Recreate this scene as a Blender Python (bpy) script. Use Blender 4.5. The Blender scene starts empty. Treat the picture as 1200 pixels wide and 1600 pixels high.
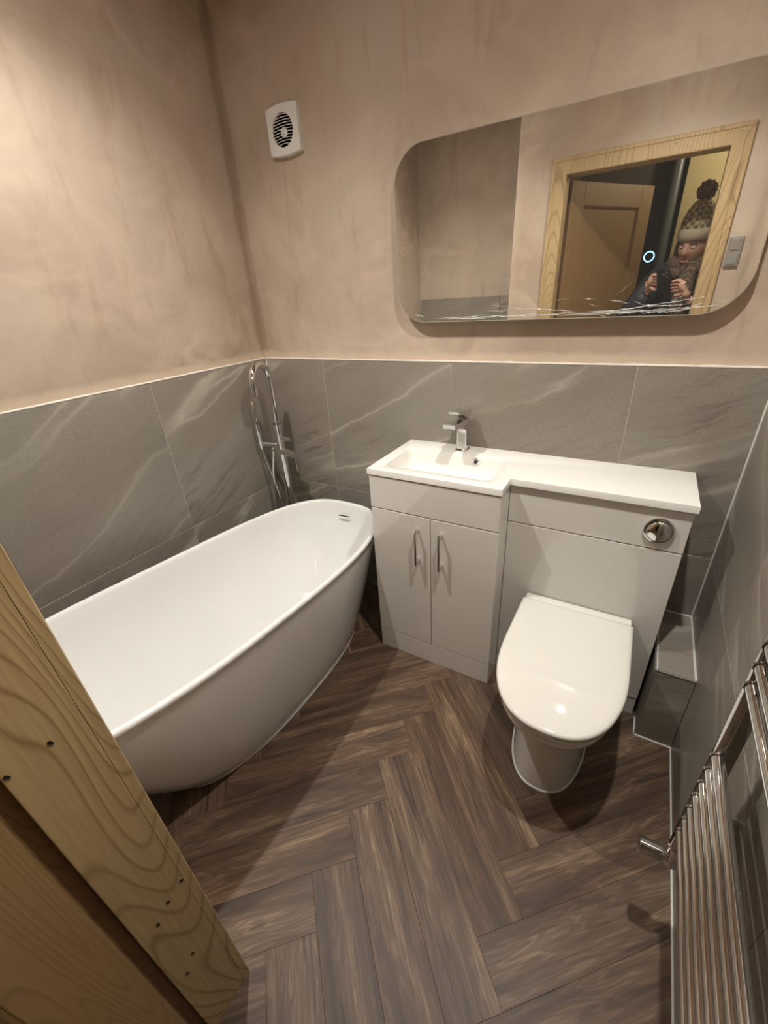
import bpy, bmesh, math, random
from mathutils import Vector, Matrix, Euler
random.seed(7)
sc = bpy.context.scene
COL = sc.collection
PI = math.pi

# ------------------------------------------------------------------ camera, world, exposure, lights
cam = bpy.data.cameras.new('camera')
cam.sensor_fit = 'HORIZONTAL'; cam.sensor_width = 36.0; cam.lens = 36.0 * 658.84 / 1200.0
cam.clip_start = 0.005
CAMP = Vector((1.5538, -1.5264, 1.4026))
co = bpy.data.objects.new('camera', cam); COL.objects.link(co)
co.location = CAMP; co.rotation_euler = (1.0916, 0.0600, 0.5278)
sc.camera = co
w = bpy.data.worlds.new('world'); sc.world = w; w.use_nodes = True
w.node_tree.nodes['Background'].inputs[0].default_value = (0.9, 0.85, 0.8, 1)
w.node_tree.nodes['Background'].inputs[1].default_value = 0.01
sc.view_settings.view_transform = 'Standard'; sc.view_settings.look = 'None'
sc.view_settings.exposure = 1.38; sc.view_settings.gamma = 1.0
sc.view_settings.use_curve_mapping = False
CEIL = 2.37
SPOTS = [(0.50, -0.86, 25.0), (1.51, -0.80, 26.0)]
LCOL = (1.0, 0.965, 0.905)
for i, (x, y, e) in enumerate(SPOTS):
    l = bpy.data.lights.new('downlight_beam', 'SPOT'); l.energy = e; l.color = LCOL
    l.spot_size = math.radians(134); l.spot_blend = 0.85; l.shadow_soft_size = 0.022
    o = bpy.data.objects.new('downlight_beam', l); COL.objects.link(o); o.location = (x, y, CEIL - 0.012)
hl = bpy.data.lights.new('hall_fill', 'POINT'); hl.energy = 6.0; hl.color = (1.0, 0.85, 0.6); hl.shadow_soft_size = 0.06  # unseen fill lamp, added to brighten the hall walls
ho = bpy.data.objects.new('hall_fill', hl); COL.objects.link(ho); ho.location = (1.98, -2.25, 2.18)

# ------------------------------------------------------------------ node helpers
class NT:
    def __init__(s, name):
        s.m = bpy.data.materials.new(name); s.m.use_nodes = True
        s.t = s.m.node_tree; s.b = s.t.nodes['Principled BSDF']; s.out = s.t.nodes['Material Output']
    def n(s, typ, **k):
        nd = s.t.nodes.new(typ)
        for a, v in k.items():
            if a.startswith('i_'):
                nd.inputs[a[2:].replace('_', ' ')].default_value = v
            else: setattr(nd, a, v)
        return nd
    def l(s, a, b): s.t.links.new(a, b)
    def math(s, op, a, b=None, c=None):
        nd = s.n('ShaderNodeMath', operation=op)
        for i, v in enumerate((a, b, c)):
            if v is None: continue
            if isinstance(v, (int, float)): nd.inputs[i].default_value = v
            else: s.l(v, nd.inputs[i])
        return nd.outputs[0]
    def noise(s, vec, scale, detail=3, rough=.55, dist=0.0):
        nd = s.n('ShaderNodeTexNoise'); nd.inputs['Scale'].default_value = scale
        nd.inputs['Detail'].default_value = detail; nd.inputs['Roughness'].default_value = rough
        nd.inputs['Distortion'].default_value = dist
        s.l(vec, nd.inputs['Vector']); return nd.outputs['Fac']
    def ramp(s, fac, stops, mode='LINEAR'):
        nd = s.n('ShaderNodeValToRGB'); cr = nd.color_ramp; cr.interpolation = mode
        while len(cr.elements) < len(stops): cr.elements.new(0.5)
        for e, (p, c) in zip(cr.elements, stops):
            e.position = p; e.color = (c, c, c, 1) if isinstance(c, (int, float)) else (*c, 1)
        s.l(fac, nd.inputs[0]); return nd.outputs[0]
    def mix(s, fac, a, b, blend='MIX'):
        nd = s.n('ShaderNodeMix', data_type='RGBA', blend_type=blend)
        if isinstance(fac, (int, float)): nd.inputs[0].default_value = fac
        else: s.l(fac, nd.inputs[0])
        for i, v in ((6, a), (7, b)):
            if isinstance(v, tuple): nd.inputs[i].default_value = (*v, 1)
            else: s.l(v, nd.inputs[i])
        return nd.outputs[2]
    def mapping(s, vec, scale=(1, 1, 1), rot=(0, 0, 0), loc=(0, 0, 0)):
        nd = s.n('ShaderNodeMapping'); nd.inputs['Scale'].default_value = scale
        nd.inputs['Rotation'].default_value = rot; nd.inputs['Location'].default_value = loc
        s.l(vec, nd.inputs['Vector']); return nd.outputs[0]
    def coord(s, kind='Object', rnd=0.0):
        tc = s.n('ShaderNodeTexCoord').outputs[kind]
        if rnd:
            oi = s.n('ShaderNodeObjectInfo')
            cb = s.n('ShaderNodeCombineXYZ')
            s.l(s.math('MULTIPLY', oi.outputs['Random'], rnd), cb.inputs[0])
            s.l(s.math('MULTIPLY', oi.outputs['Random'], rnd * 1.7), cb.inputs[1])
            s.l(s.math('MULTIPLY', oi.outputs['Random'], rnd * 0.6), cb.inputs[2])
            va = s.n('ShaderNodeVectorMath', operation='ADD'); s.l(tc, va.inputs[0]); s.l(cb.outputs[0], va.inputs[1])
            return va.outputs[0], oi.outputs['Random']
        return tc
    def bump(s, h, strength=.2, dist=.002):
        nd = s.n('ShaderNodeBump'); nd.inputs['Strength'].default_value = strength
        nd.inputs['Distance'].default_value = dist; s.l(h, nd.inputs['Height'])
        s.l(nd.outputs[0], s.b.inputs['Normal'])
    def base(s, c): s.l(c, s.b.inputs['Base Color'])

def plain(name, col, rough=.4, metal=0.0, coat=0.0, vary=0.03, scale=6.0, emit=0):
    m = NT(name); v = m.coord()
    n = m.noise(v, scale, 2)
    c2 = tuple(max(0, x * (1 - vary)) for x in col); c1 = tuple(min(1, x * (1 + vary)) for x in col)
    m.base(m.ramp(n, [(.3, c2), (.7, c1)]))
    m.b.inputs['Roughness'].default_value = rough; m.b.inputs['Metallic'].default_value = metal
    m.b.inputs['Coat Weight'].default_value = coat; m.b.inputs['Coat Roughness'].default_value = .05
    if emit:
        m.b.inputs['Emission Color'].default_value = (*col, 1); m.b.inputs['Emission Strength'].default_value = emit
    return m.m

def make_tile_mat():
    m = NT('slate_look_tile')
    uv = m.n('ShaderNodeTexCoord').outputs['UV']
    oi = m.n('ShaderNodeObjectInfo'); cb = m.n('ShaderNodeCombineXYZ')
    m.l(m.math('MULTIPLY', oi.outputs['Random'], 9.0), cb.inputs[0]); m.l(m.math('MULTIPLY', oi.outputs['Random'], 5.3), cb.inputs[2])
    va = m.n('ShaderNodeVectorMath', operation='ADD'); m.l(uv, va.inputs[0]); m.l(cb.outputs[0], va.inputs[1])
    v = va.outputs[0]
    wob = m.noise(v, 3.0, 4, .6)
    cw = m.n('ShaderNodeCombineXYZ'); m.l(m.math('MULTIPLY', wob, .16), cw.inputs[1]); m.l(m.math('MULTIPLY', wob, .1), cw.inputs[0])
    vb = m.n('ShaderNodeVectorMath', operation='ADD'); m.l(v, vb.inputs[0]); m.l(cw.outputs[0], vb.inputs[1])
    rot = m.mapping(vb.outputs[0], rot=(0, 0, math.radians(-24)))
    st = m.mapping(rot, scale=(.9, 3.4, 1.0))
    big = m.noise(st, 1.3, 5, .55)
    veinb = m.noise(m.mapping(rot, scale=(.55, 4.2, 1.0)), .85, 2.5, .5, .12)
    vein = m.math('ABSOLUTE', m.math('SUBTRACT', veinb, .5))
    vm = m.ramp(vein, [(0, 1.0), (.006, .6), (.018, .15), (.06, 0)])
    fine = m.noise(m.mapping(rot, scale=(1.5, 14, 1)), 3.0, 6, .65)
    cloud = m.noise(v, 2.2, 4, .6)
    c = m.ramp(big, [(.25, (.205, .177, .150)), (.5, (.265, .236, .204)), (.72, (.31, .282, .243)), (.85, (.37, .345, .295))])
    c = m.mix(m.ramp(cloud, [(.3, 0.0), (.7, .5)]), c, (.24, .232, .188))
    c = m.mix(m.ramp(m.noise(m.mapping(v, loc=(3, 5, 1)), 1.6, 3), [(.45, 0), (.65, .5)]), c, (.275, .222, .183))
    sp = m.noise(v, 130, 3, .7)
    c = m.mix(m.ramp(sp, [(.35, .22), (.6, 0)]), c, (.1, .09, .075))
    c = m.mix(m.math('MULTIPLY', m.ramp(fine, [(.36, .7), (.5, 0)]), m.ramp(m.noise(v, 1.5, 2), [(.45, .1), (.62, 1)])), c, (.12, .098, .08))
    c = m.mix(m.math('MULTIPLY', vm, m.ramp(m.noise(v, 1.7, 2), [(.35, .15), (.6, .75)])), c, (.50, .46, .385))
    m.base(c)
    m.b.inputs['Roughness'].default_value = .36
    m.bump(m.math('ADD', fine, m.math('MULTIPLY', vm, .4)), .25, .0012)
    return m.m

def make_plaster_mat():
    m = NT('bare_pink_plaster'); v = m.coord()
    ca = m.noise(v, 1.1, 4, .6, .3); cb_ = m.noise(m.mapping(v, loc=(4, 2, 9)), 3.3, 6, .62, .8)
    st = m.noise(m.mapping(v, scale=(5, 5, 1.2), loc=(1, 3, 2)), 2.6, 6, .62, .5)
    c = m.ramp(ca, [(.3, (.35, .262, .195)), (.5, (.43, .34, .262)), (.68, (.475, .395, .318))])
    c = m.mix(m.ramp(cb_, [(.46, 0.0), (.62, .6)]), c, (.52, .415, .32))
    c = m.mix(m.ramp(st, [(.3, .45), (.45, 0)]), c, (.335, .23, .155))
    vein = m.math('ABSOLUTE', m.math('SUBTRACT', m.noise(m.mapping(v, scale=(1.2, 1.2, 2.2), loc=(7, 1, 5)), 1.3, 3, .5, .6), .5))
    patch = m.ramp(m.noise(m.mapping(v, loc=(2, 8, 4)), 2.0, 3), [(.5, 0), (.62, .8)])
    c = m.mix(m.math('MULTIPLY', m.ramp(vein, [(0, .6), (.012, .35), (.05, 0)]), patch), c, (.62, .50, .39))
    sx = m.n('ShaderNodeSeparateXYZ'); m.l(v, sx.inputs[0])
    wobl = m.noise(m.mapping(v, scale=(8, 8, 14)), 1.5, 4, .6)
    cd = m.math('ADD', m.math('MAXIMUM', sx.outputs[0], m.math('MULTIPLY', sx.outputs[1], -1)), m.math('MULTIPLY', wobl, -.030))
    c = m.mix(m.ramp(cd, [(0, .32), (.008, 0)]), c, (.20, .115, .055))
    low = m.math('ADD', m.math('SUBTRACT', sx.outputs[2], 1.165), m.math('MULTIPLY', wobl, -.035))
    c = m.mix(m.ramp(low, [(0, .6), (.02, 0)]), c, (.64, .51, .39))
    m.base(c); m.b.inputs['Roughness'].default_value = .55
    h = m.math('ADD', m.math('MULTIPLY', cb_, .7), m.math('ADD', m.math('MULTIPLY', st, .5), m.math('MULTIPLY', m.noise(v, 60, 3, .6), .12)))
    m.bump(h, .5, .008)
    return m.m

def make_plank_mat():
    m = NT('walnut_oak_plank'); v, r = m.coord('Object', 7.0)
    st = m.mapping(v, scale=(1.0, 8.5, 1.0))
    warp = m.noise(st, 2.4, 3, .5, .2)
    rings = m.math('SINE', m.math('MULTIPLY', m.math('ADD', warp, m.math('MULTIPLY', m.noise(v, 9, 2), .05)), 75.0))
    fine = m.noise(m.mapping(v, scale=(1.6, 45, 1)), 3.4, 5, .65)
    streak = m.noise(m.mapping(v, scale=(.8, 7.5, 1)), 1.9, 4, .62, .5)
    c = m.ramp(streak, [(.28, (.033, .015, .008)), (.43, (.098, .053, .030)), (.56, (.19, .114, .067)), (.70, (.36, .238, .142))])
    tone = m.ramp(r, [(0, 0.0), (.25, .55), (.4, .1), (.6, .65), (.8, .2), (1, .7)])
    c = m.mix(m.math('MULTIPLY', tone, .75), c, m.ramp(streak, [(.32, (.052, .035, .025)), (.68, (.21, .155, .112))]))
    c = m.mix(m.ramp(rings, [(0, .42), (.5, .12), (1, 0)]), c, (.060, .037, .026))
    c = m.mix(m.ramp(fine, [(.34, .6), (.5, 0)]), c, (.055, .036, .025))
    c = m.mix(m.ramp(m.noise(m.mapping(v, scale=(1.2, 16, 1), loc=(3, 3, 0)), 2.0, 4, .6, 1.0), [(.60, 0), (.70, .8)]), c, (.035, .022, .017))
    m.base(c); m.b.inputs["Roughness"].default_value = .47; m.b.inputs["Specular IOR Level"].default_value = .35
    m.bump(fine, .2, .0006)
    return m.m

def make_pine_mat(name, light, dark, ax=(6.0, 6.0, 1.3), freq=190.0, rough=.5, k=.7):
    m = NT(name); v = m.coord()
    n = m.noise(m.mapping(v, scale=ax), .8, 1.2, .4, .25)
    s_ = m.math('SINE', m.math('MULTIPLY', n, freq))
    fine = m.noise(m.mapping(v, scale=(ax[0] * 9, ax[1] * 9, ax[2])), 3, 4, .6)
    c = m.mix(m.ramp(s_, [(0, 0.0), (.6, .06 * k), (.9, .5 * k), (1, .95 * k)]), light, dark)
    c = m.mix(m.ramp(fine, [(.35, .25), (.6, 0)]), c, dark)
    c = m.mix(m.ramp(m.noise(v, 2.5, 3), [(.35, .3), (.65, 0)]), c, tuple(.75 * a + .25 * b for a, b in zip(light, dark)))
    m.base(c); m.b.inputs['Roughness'].default_value = rough
    m.bump(s_, .12, .001)
    return m.m

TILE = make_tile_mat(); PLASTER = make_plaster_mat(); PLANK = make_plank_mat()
PINE = make_pine_mat('fresh_pine', (.44, .32, .165), (.19, .105, .04))
PINE_DARK = make_pine_mat('stained_pine_door', (.24, .145, .06), (.13, .07, .025), ax=(12, 12, 1.2), freq=260, k=.6)
GROUT = plain('pale_grout', (.46, .42, .36), .8, scale=40, vary=.12)
GROUTD = plain('tile_edge_trim', (.66, .61, .54), .5, scale=30, vary=.08)
SILICONE = plain('white_silicone', (.62, .62, .58), .35)
GLOSS = plain('white_gloss_board', (.66, .63, .585), .09, coat=.6, vary=.01)
RESIN = plain('white_cast_resin', (.80, .785, .74), .16, coat=.4, vary=.01)
CERAMIC = plain('white_ceramic', (.76, .745, .69), .07, coat=.7, vary=.01)
ACRYLIC = plain('white_acrylic', (.80, .80, .785), .13, coat=.5, vary=.01)
CHROME = plain('polished_chrome', (.74, .74, .74), .07, 1.0, vary=.02)
CHROME_M = plain('dark_reflection_chrome', (.50, .50, .49), .10, 1.0, vary=.02)  # rail chrome, darkened to imitate the dark hall it mirrors
CHROME_D = plain('dark_chrome', (.36, .345, .33), .12, 1.0, vary=.05)
PLASTIC = plain('white_plastic', (.70, .68, .66), .35)
BLACK = plain('dark_void', (.012, .011, .010), .6)
SUB = plain('floor_underlay', (.02, .014, .010), .9)
HALLW = plain('olive_cream_hall_paint', (.40, .34, .19), .7, scale=2, vary=.08)
CEILM = plain('ceiling_plaster', (.48, .37, .29), .8, scale=3, vary=.08)
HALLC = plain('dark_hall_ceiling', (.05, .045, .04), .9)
STEEL = plain('brushed_grey_metal', (.42, .42, .41), .35, .8)
LED = plain('lamp_lens', (1.0, .94, .85), .3, emit=180)
RING = plain('blue_white_led', (.25, .60, 1.0), .3, emit=.8)

# ------------------------------------------------------------------ geometry helpers
def finish(bm, smooth=False, auto=None):
    bmesh.ops.recalc_face_normals(bm, faces=bm.faces)
    me = bpy.data.meshes.new('m'); bm.to_mesh(me); bm.free()
    if smooth or auto is not None:
        for p in me.polygons: p.use_smooth = True
        if auto is not None:
            try: me.set_sharp_from_angle(angle=math.radians(auto))
            except Exception: pass
    return me
def link(name, me, mat, parent=None, loc=None, rot=None, label=None):
    me.name = name
    if mat is not None:
        me.materials.clear(); me.materials.append(mat)
    o = bpy.data.objects.new(name, me); COL.objects.link(o)
    if parent is not None: o.parent = parent
    if loc is not None: o.location = loc
    if rot is not None: o.rotation_euler = rot
    if label: o['label'] = label
    return o
def thing(name, label, cat, loc=(0, 0, 0), group=None):
    o = bpy.data.objects.new(name, None); COL.objects.link(o); o.location = loc
    o.empty_display_size = .05
    o['label'] = label; o['category'] = cat
    if group: o['group'] = group
    return o
def struct(name, label=None):
    o = bpy.data.objects.new(name, None); COL.objects.link(o); o['kind'] = 'structure'
    if label: o['label'] = label
    return o
def add_box(bm, x0, x1, y0, y1, z0, z1, bev=0.0, seg=2):
    r = bmesh.ops.create_cube(bm, size=1.0)
    vs = r['verts']
    for v in vs:
        v.co = Vector(((x0 + x1) / 2 + v.co.x * (x1 - x0), (y0 + y1) / 2 + v.co.y * (y1 - y0), (z0 + z1) / 2 + v.co.z * (z1 - z0)))
    if bev:
        es = list({e for v in vs for e in v.link_edges})
        bmesh.ops.bevel(bm, geom=es, offset=bev, segments=seg, profile=.5, affect='EDGES')
    return vs
def box(name, x0, x1, y0, y1, z0, z1, mat, parent=None, bev=0.0, seg=2, label=None):
    bm = bmesh.new(); add_box(bm, min(x0, x1), max(x0, x1), min(y0, y1), max(y0, y1), min(z0, z1), max(z0, z1), bev, seg)
    return link(name, finish(bm, auto=15 if bev else None), mat, parent, label=label)
def add_tube(bm, pts, r, seg=14, caps=True, rs=None):
    pts = [Vector(p) for p in pts]; rings = []
    t0 = (pts[1] - pts[0]).normalized()
    up = Vector((0, 0, 1)) if abs(t0.z) < .9 else Vector((1, 0, 0))
    nrm = t0.cross(up).normalized()
    for i, p in enumerate(pts):
        if i == 0: t = (pts[1] - p).normalized()
        elif i == len(pts) - 1: t = (p - pts[i - 1]).normalized()
        else: t = ((pts[i + 1] - p).normalized() + (p - pts[i - 1]).normalized()).normalized()
        nrm = (nrm - t * nrm.dot(t)).normalized(); bi = t.cross(nrm)
        rr = rs[i] if rs else r
        rings.append([bm.verts.new(p + (nrm * math.cos(a) + bi * math.sin(a)) * rr) for a in [2 * PI * k / seg for k in range(seg)]])
    for a, b in zip(rings, rings[1:]):
        for k in range(seg): bm.faces.new((a[k], a[(k + 1) % seg], b[(k + 1) % seg], b[k]))
    if caps: bm.faces.new(list(reversed(rings[0]))); bm.faces.new(rings[-1])
def tube(name, pts, r, mat, parent=None, seg=14, rs=None, label=None):
    bm = bmesh.new(); add_tube(bm, pts, r, seg, rs=rs)
    return link(name, finish(bm, auto=45), mat, parent, label=label)
def add_lathe(bm, prof, axis='Z', c=(0, 0, 0), seg=40, hollow=False):
    """prof: (radius, height) list; axis direction of height"""
    c = Vector(c); rings = []
    for r, h in prof:
        ring = []
        for k in range(seg):
            a = 2 * PI * k / seg; p, q = r * math.cos(a), r * math.sin(a)
            v = {'Z': (p, q, h), 'Y': (p, -h, q), 'X': (-h, p, q)}[axis]
            ring.append(bm.verts.new(c + Vector(v)))
        rings.append(ring)
    for a, b in zip(rings, rings[1:]):
        for k in range(seg): bm.faces.new((a[k], a[(k + 1) % seg], b[(k + 1) % seg], b[k]))
    if hollow:
        for k in range(seg): bm.faces.new((rings[-1][k], rings[-1][(k + 1) % seg], rings[0][(k + 1) % seg], rings[0][k]))
    else: bm.faces.new(rings[0]); bm.faces.new(rings[-1])
def lathe(name, prof, mat, parent=None, axis='Z', c=(0, 0, 0), seg=40, label=None, hollow=False):
    bm = bmesh.new(); add_lathe(bm, prof, axis, c, seg, hollow)
    return link(name, finish(bm, auto=40), mat, parent, label=label)
def loft(bm, rings, cap0=True, cap1=True):
    vr = [[bm.verts.new(p) for p in r] for r in rings]
    n = len(vr[0])
    for a, b in zip(vr, vr[1:]):
        for k in range(n): bm.faces.new((a[k], a[(k + 1) % n], b[(k + 1) % n], b[k]))
    if cap0: bm.faces.new(list(reversed(vr[0])))
    if cap1: bm.faces.new(vr[-1])
    return vr
def prism(name, poly, y0, y1, mat, parent=None, bev=0.0, plane='XZ', label=None):
    """extrude 2-D polygon: plane XZ along Y, XY along Z"""
    bm = bmesh.new()
    f = (lambda p, h: (p[0], h, p[1])) if plane == 'XZ' else ((lambda p, h: (p[0], p[1], h)) if plane == 'XY' else (lambda p, h: (h, p[0], p[1])))
    loft(bm, [[f(p, y0) for p in poly], [f(p, y1) for p in poly]])
    if bev: 
        bmesh.ops.recalc_face_normals(bm, faces=bm.faces)
        es = [e for e in bm.edges if len(e.link_faces) == 2 and e.calc_face_angle(0) > .6]
        bmesh.ops.bevel(bm, geom=es, offset=bev, segments=2, profile=.5, affect='EDGES')
    return link(name, finish(bm, auto=35), mat, parent, label=label)
def rrect(x0, x1, z0, z1, r, n=10):
    out = []
    for cx, cz, a0 in ((x1 - r, z1 - r, 0), (x0 + r, z1 - r, PI / 2), (x0 + r, z0 + r, PI), (x1 - r, z0 + r, 1.5 * PI)):
        for k in range(n + 1):
            a = a0 + PI / 2 * k / n; out.append((cx + r * math.cos(a), cz + r * math.sin(a)))
    return out

# ------------------------------------------------------------------ room shell
W = 1.863; H1 = 1.162; ZR = 0.559; PT = 0.008
YF = -1.412; YFO = -1.503; XA = 0.752; YA = -1.76
DX0, DX1, DZ = 0.990, 1.722, 1.925     # rough opening

floor = struct('floor'); 
box('underlay', -.1, 2.6, -3.3, .1, -.05, -.0045, SUB, floor)
box('hall_floor', XA, 2.5, -3.2, -1.78, -.0045, 0, plain('hall_vinyl', (.12, .09, .07), .5), floor)
# herringbone planks
PW, PL = .1255, .620
S2 = math.sqrt(.5)
def uv2xy(u, v): return ((u - v) * S2, (-u - v) * S2)
def clip(poly, a, b, c):       # keep a*x+b*y<=c
    out = []
    for i in range(len(poly)):
        p, q = poly[i], poly[(i + 1) % len(poly)]
        dp, dq = a * p[0] + b * p[1] - c, a * q[0] + b * q[1] - c
        if dp <= 0: out.append(p)
        if dp * dq < 0:
            t = dp / (dp - dq); out.append((p[0] + (q[0] - p[0]) * t, p[1] + (q[1] - p[1]) * t))
    return out
def inset(poly, d):
    A = sum(p[0] * q[1] - q[0] * p[1] for p, q in zip(poly, poly[1:] + poly[:1]))
    if A < 0: poly = poly[::-1]
    out = list(poly)
    for p, q in zip(poly, poly[1:] + poly[:1]):
        ex, ey = q[0] - p[0], q[1] - p[1]; L = math.hypot(ex, ey)
        if L < 1e-6: continue
        nx, ny = ey / L, -ex / L
        out = clip(out, nx, ny, nx * p[0] + ny * p[1] - d)
        if len(out) < 3: return []
    return out
full_mesh = None
U0, V0 = 1.552, -.0165
rect = (0.001, W - .001, -1.775, -.001)
def plank(u0, u1, v0, v1, rot):
    global full_mesh
    cu, cv = (u0 + u1) / 2, (v0 + v1) / 2
    poly = [uv2xy(u0, v0), uv2xy(u1, v0), uv2xy(u1, v1), uv2xy(u0, v1)]
    cl = poly
    for a, b, c in ((-1, 0, -rect[0]), (1, 0, rect[1]), (0, -1, -rect[2]), (0, 1, rect[3])):
        cl = clip(cl, a, b, c)
        if len(cl) < 3: return
    base = inset(cl, .00012)
    top = inset(cl, .0007)
    area = abs(sum(p[0] * q[1] - q[0] * p[1] for p, q in zip(cl, cl[1:] + cl[:1]))) / 2
    if area < 2e-4 or len(top) < 3 or len(base) != len(top): 
        if area < 2e-4: return
        base = top
        if len(top) < 3: return
    cx, cy = uv2xy(cu, cv)
    ca, sa = math.cos(-rot), math.sin(-rot)
    loc = lambda p: ((p[0] - cx) * ca - (p[1] - cy) * sa, (p[0] - cx) * sa + (p[1] - cy) * ca)
    full = area > PW * PL * .999
    if full and full_mesh is not None: me = full_mesh
    else:
        bm = bmesh.new()
        b2 = [loc(p) for p in base]; t2 = [loc(p) for p in top]
        loft(bm, [[(x, y, -.004) for x, y in b2], [(x, y, -.0004) for x, y in b2], [(x, y, 0) for x, y in t2]])
        me = finish(bm)
        if full: full_mesh = me
    o = bpy.data.objects.new('plank', me); COL.objects.link(o)
    if not me.materials: me.materials.append(PLANK)
    me.name = 'plank'
    o.parent = floor; o.location = (cx, cy, 0); o.rotation_euler = (0, 0, rot)
for a in range(-30, 31):
    for b in range(-4, 5):
        bu, bv = U0 + a * PW + b * PL, V0 + a * PW - b * PL
        plank(bu, bu + PL, bv, bv + PW, -PI / 4)
        plank(bu, bu + PW, bv + PW, bv + PW + PL, -3 * PI / 4)

# walls: plaster slabs, grout bed and tiles
def tile_piece(parent, plane, a0, a1, z0, z1, f0, f1, name='tile', label=None):
    """plane X: tile lies in plane x=f1 (a along y); Y: in plane y=f1 (a along x); Z: top, a along x, z->y"""
    g = .0011; a0 += g; a1 -= g; z0 += g; z1 -= g
    bm = bmesh.new(); e = .0012
    P = {'X': lambda a, z, f: (f, a, z), 'Y': lambda a, z, f: (a, f, z), 'Z': lambda a, z, f: (a, z, f)}[plane]
    s = 1 if f1 > f0 else -1
    r = lambda d, f: [P(a0 + d, z0 + d, f), P(a1 - d, z0 + d, f), P(a1 - d, z1 - d, f), P(a0 + d, z1 - d, f)]
    vr = loft(bm, [r(0, f0), r(0, f1 - s * e), r(e, f1)])
    bmesh.ops.recalc_face_normals(bm, faces=bm.faces)
    lay = bm.loops.layers.uv.new('UVMap')
    for f in bm.faces:
        for l in f.loops:
            c = l.vert.co
            l[lay].uv = {'X': (c.y, c.z), 'Y': (c.x, c.z), 'Z': (c.x + .3, c.y)}[plane]
    return link(name, finish(bm), TILE, parent, label=label)

wl = struct('wall_left'); wb_ = struct('wall_back'); wr = struct('wall_right'); wf = struct('wall_front'); wa = struct('wall_alcove')
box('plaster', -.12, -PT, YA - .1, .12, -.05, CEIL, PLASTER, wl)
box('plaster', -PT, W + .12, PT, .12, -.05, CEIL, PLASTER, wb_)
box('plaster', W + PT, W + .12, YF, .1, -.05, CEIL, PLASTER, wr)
# grout beds
box('grout', -PT + .0003, -.0016, YA, -.0005, 0, H1, GROUT, wl)
box('grout', .0005, W - .0005, .0016, PT - .0003, 0, H1, GROUT, wb_)
box('grout', W + .0016, W + PT - .0003, YF, -.0005, 0, H1, GROUT, wr)
for (z0, z1) in ((0.002, ZR), (ZR, H1)):
    ys = [0.0, -.5955, -1.1955, YA]
    for ya, yb in zip(ys, ys[1:]): tile_piece(wl, 'X', yb, ya, z0, z1, -PT + .001, 0)
    xs = [0.0, .334, .934, 1.534, W]
    for xa, xb in zip(xs, xs[1:]): tile_piece(wb_, 'Y', xa, xb, z0, z1, PT - .001, 0)
    ys = [0.0, -.434, -1.034, YF]
    for ya, yb in zip(ys, ys[1:]): tile_piece(wr, 'X', yb, ya, z0, z1, W + PT - .001, W)
# grout trim along the tile top
def wavy_trim(name, A, B, axis, parent=None):
    bm = bmesh.new(); n = 60; rings = []
    A, B = Vector(A), Vector(B)
    for i in range(n + 1):
        p = A.lerp(B, i / n); h = .0035 + .0025 * random.random() * (1 if i % 3 else .4)
        d = Vector((1, 0, 0)) if axis == 'x' else (Vector((-1, 0, 0)) if axis == '-x' else Vector((0, -1, 0)))
        q = p + d * (PT + .0008)
        rings.append([p - d * .001, q, q + Vector((0, 0, .002)), p + d * .0015 + Vector((0, 0, h)), p - d * .001 + Vector((0, 0, h))])
    loft(bm, rings); return link(name, finish(bm, auto=30), GROUTD, parent)
wavy_trim('tile_trim', (-PT, YA, H1 + .0003), (-PT, 0, H1 + .0003), 'x', wl)
wavy_trim('tile_trim', (0, PT, H1 + .0003), (W, PT, H1 + .0003), 'y', wb_)
wavy_trim('tile_trim', (W + PT, YF, H1 + .0003), (W + PT, 0, H1 + .0003), '-x', wr)
# front wall with the doorway
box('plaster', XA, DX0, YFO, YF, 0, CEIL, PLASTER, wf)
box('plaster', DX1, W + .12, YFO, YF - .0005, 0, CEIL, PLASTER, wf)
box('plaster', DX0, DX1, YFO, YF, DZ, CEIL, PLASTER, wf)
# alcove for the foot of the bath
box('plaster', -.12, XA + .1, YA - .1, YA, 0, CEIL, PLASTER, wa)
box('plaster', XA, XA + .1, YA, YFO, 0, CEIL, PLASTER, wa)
for z0, z1 in ((.002, ZR), (ZR, H1), (H1, 1.34)):
    for xa, xb in ((.0, .6), (.6, XA)): tile_piece(wa, 'Y', xa, xb, z0, z1, YA, YA + PT)
# ceiling
ceil = struct('ceiling')
box('plaster', -.12, W + .12, YA - .1, .12, CEIL, CEIL + .1, CEILM, ceil)
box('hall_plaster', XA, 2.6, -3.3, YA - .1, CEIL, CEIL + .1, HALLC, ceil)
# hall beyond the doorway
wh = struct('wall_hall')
box('painted_wall', XA + .1, 2.6, -2.95, -2.85, 0, CEIL, plain('unlit_doorway_brown', (.09, .07, .05), .8), wh)  # gloom of an unlit doorway put into this wall's brown
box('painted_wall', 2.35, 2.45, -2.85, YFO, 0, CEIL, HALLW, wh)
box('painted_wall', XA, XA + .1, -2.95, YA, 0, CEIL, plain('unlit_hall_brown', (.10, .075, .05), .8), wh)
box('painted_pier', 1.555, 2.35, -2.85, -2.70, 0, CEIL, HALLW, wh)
tube('grey_pipe', [(1.495, -2.76, 0), (1.495, -2.76, CEIL)], .040, plain('grey_pipe_paint', (.10, .11, .115), .35), wh, 18)

# silicone seams
tr = struct('trim_1')
def seam(A, B, r=.0045, seg=8, parent=tr): return tube('silicone_seam', [A, B], r, SILICONE, parent, seg)
seam((W - .001, -1.40, .001), (W - .001, -.326, .001), .0034)
seam((W - .001, -.001, .314), (W - .001, -.001, H1), .0032)
seam((.001, -.001, .004), (.001, -.001, H1), .0028)

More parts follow.
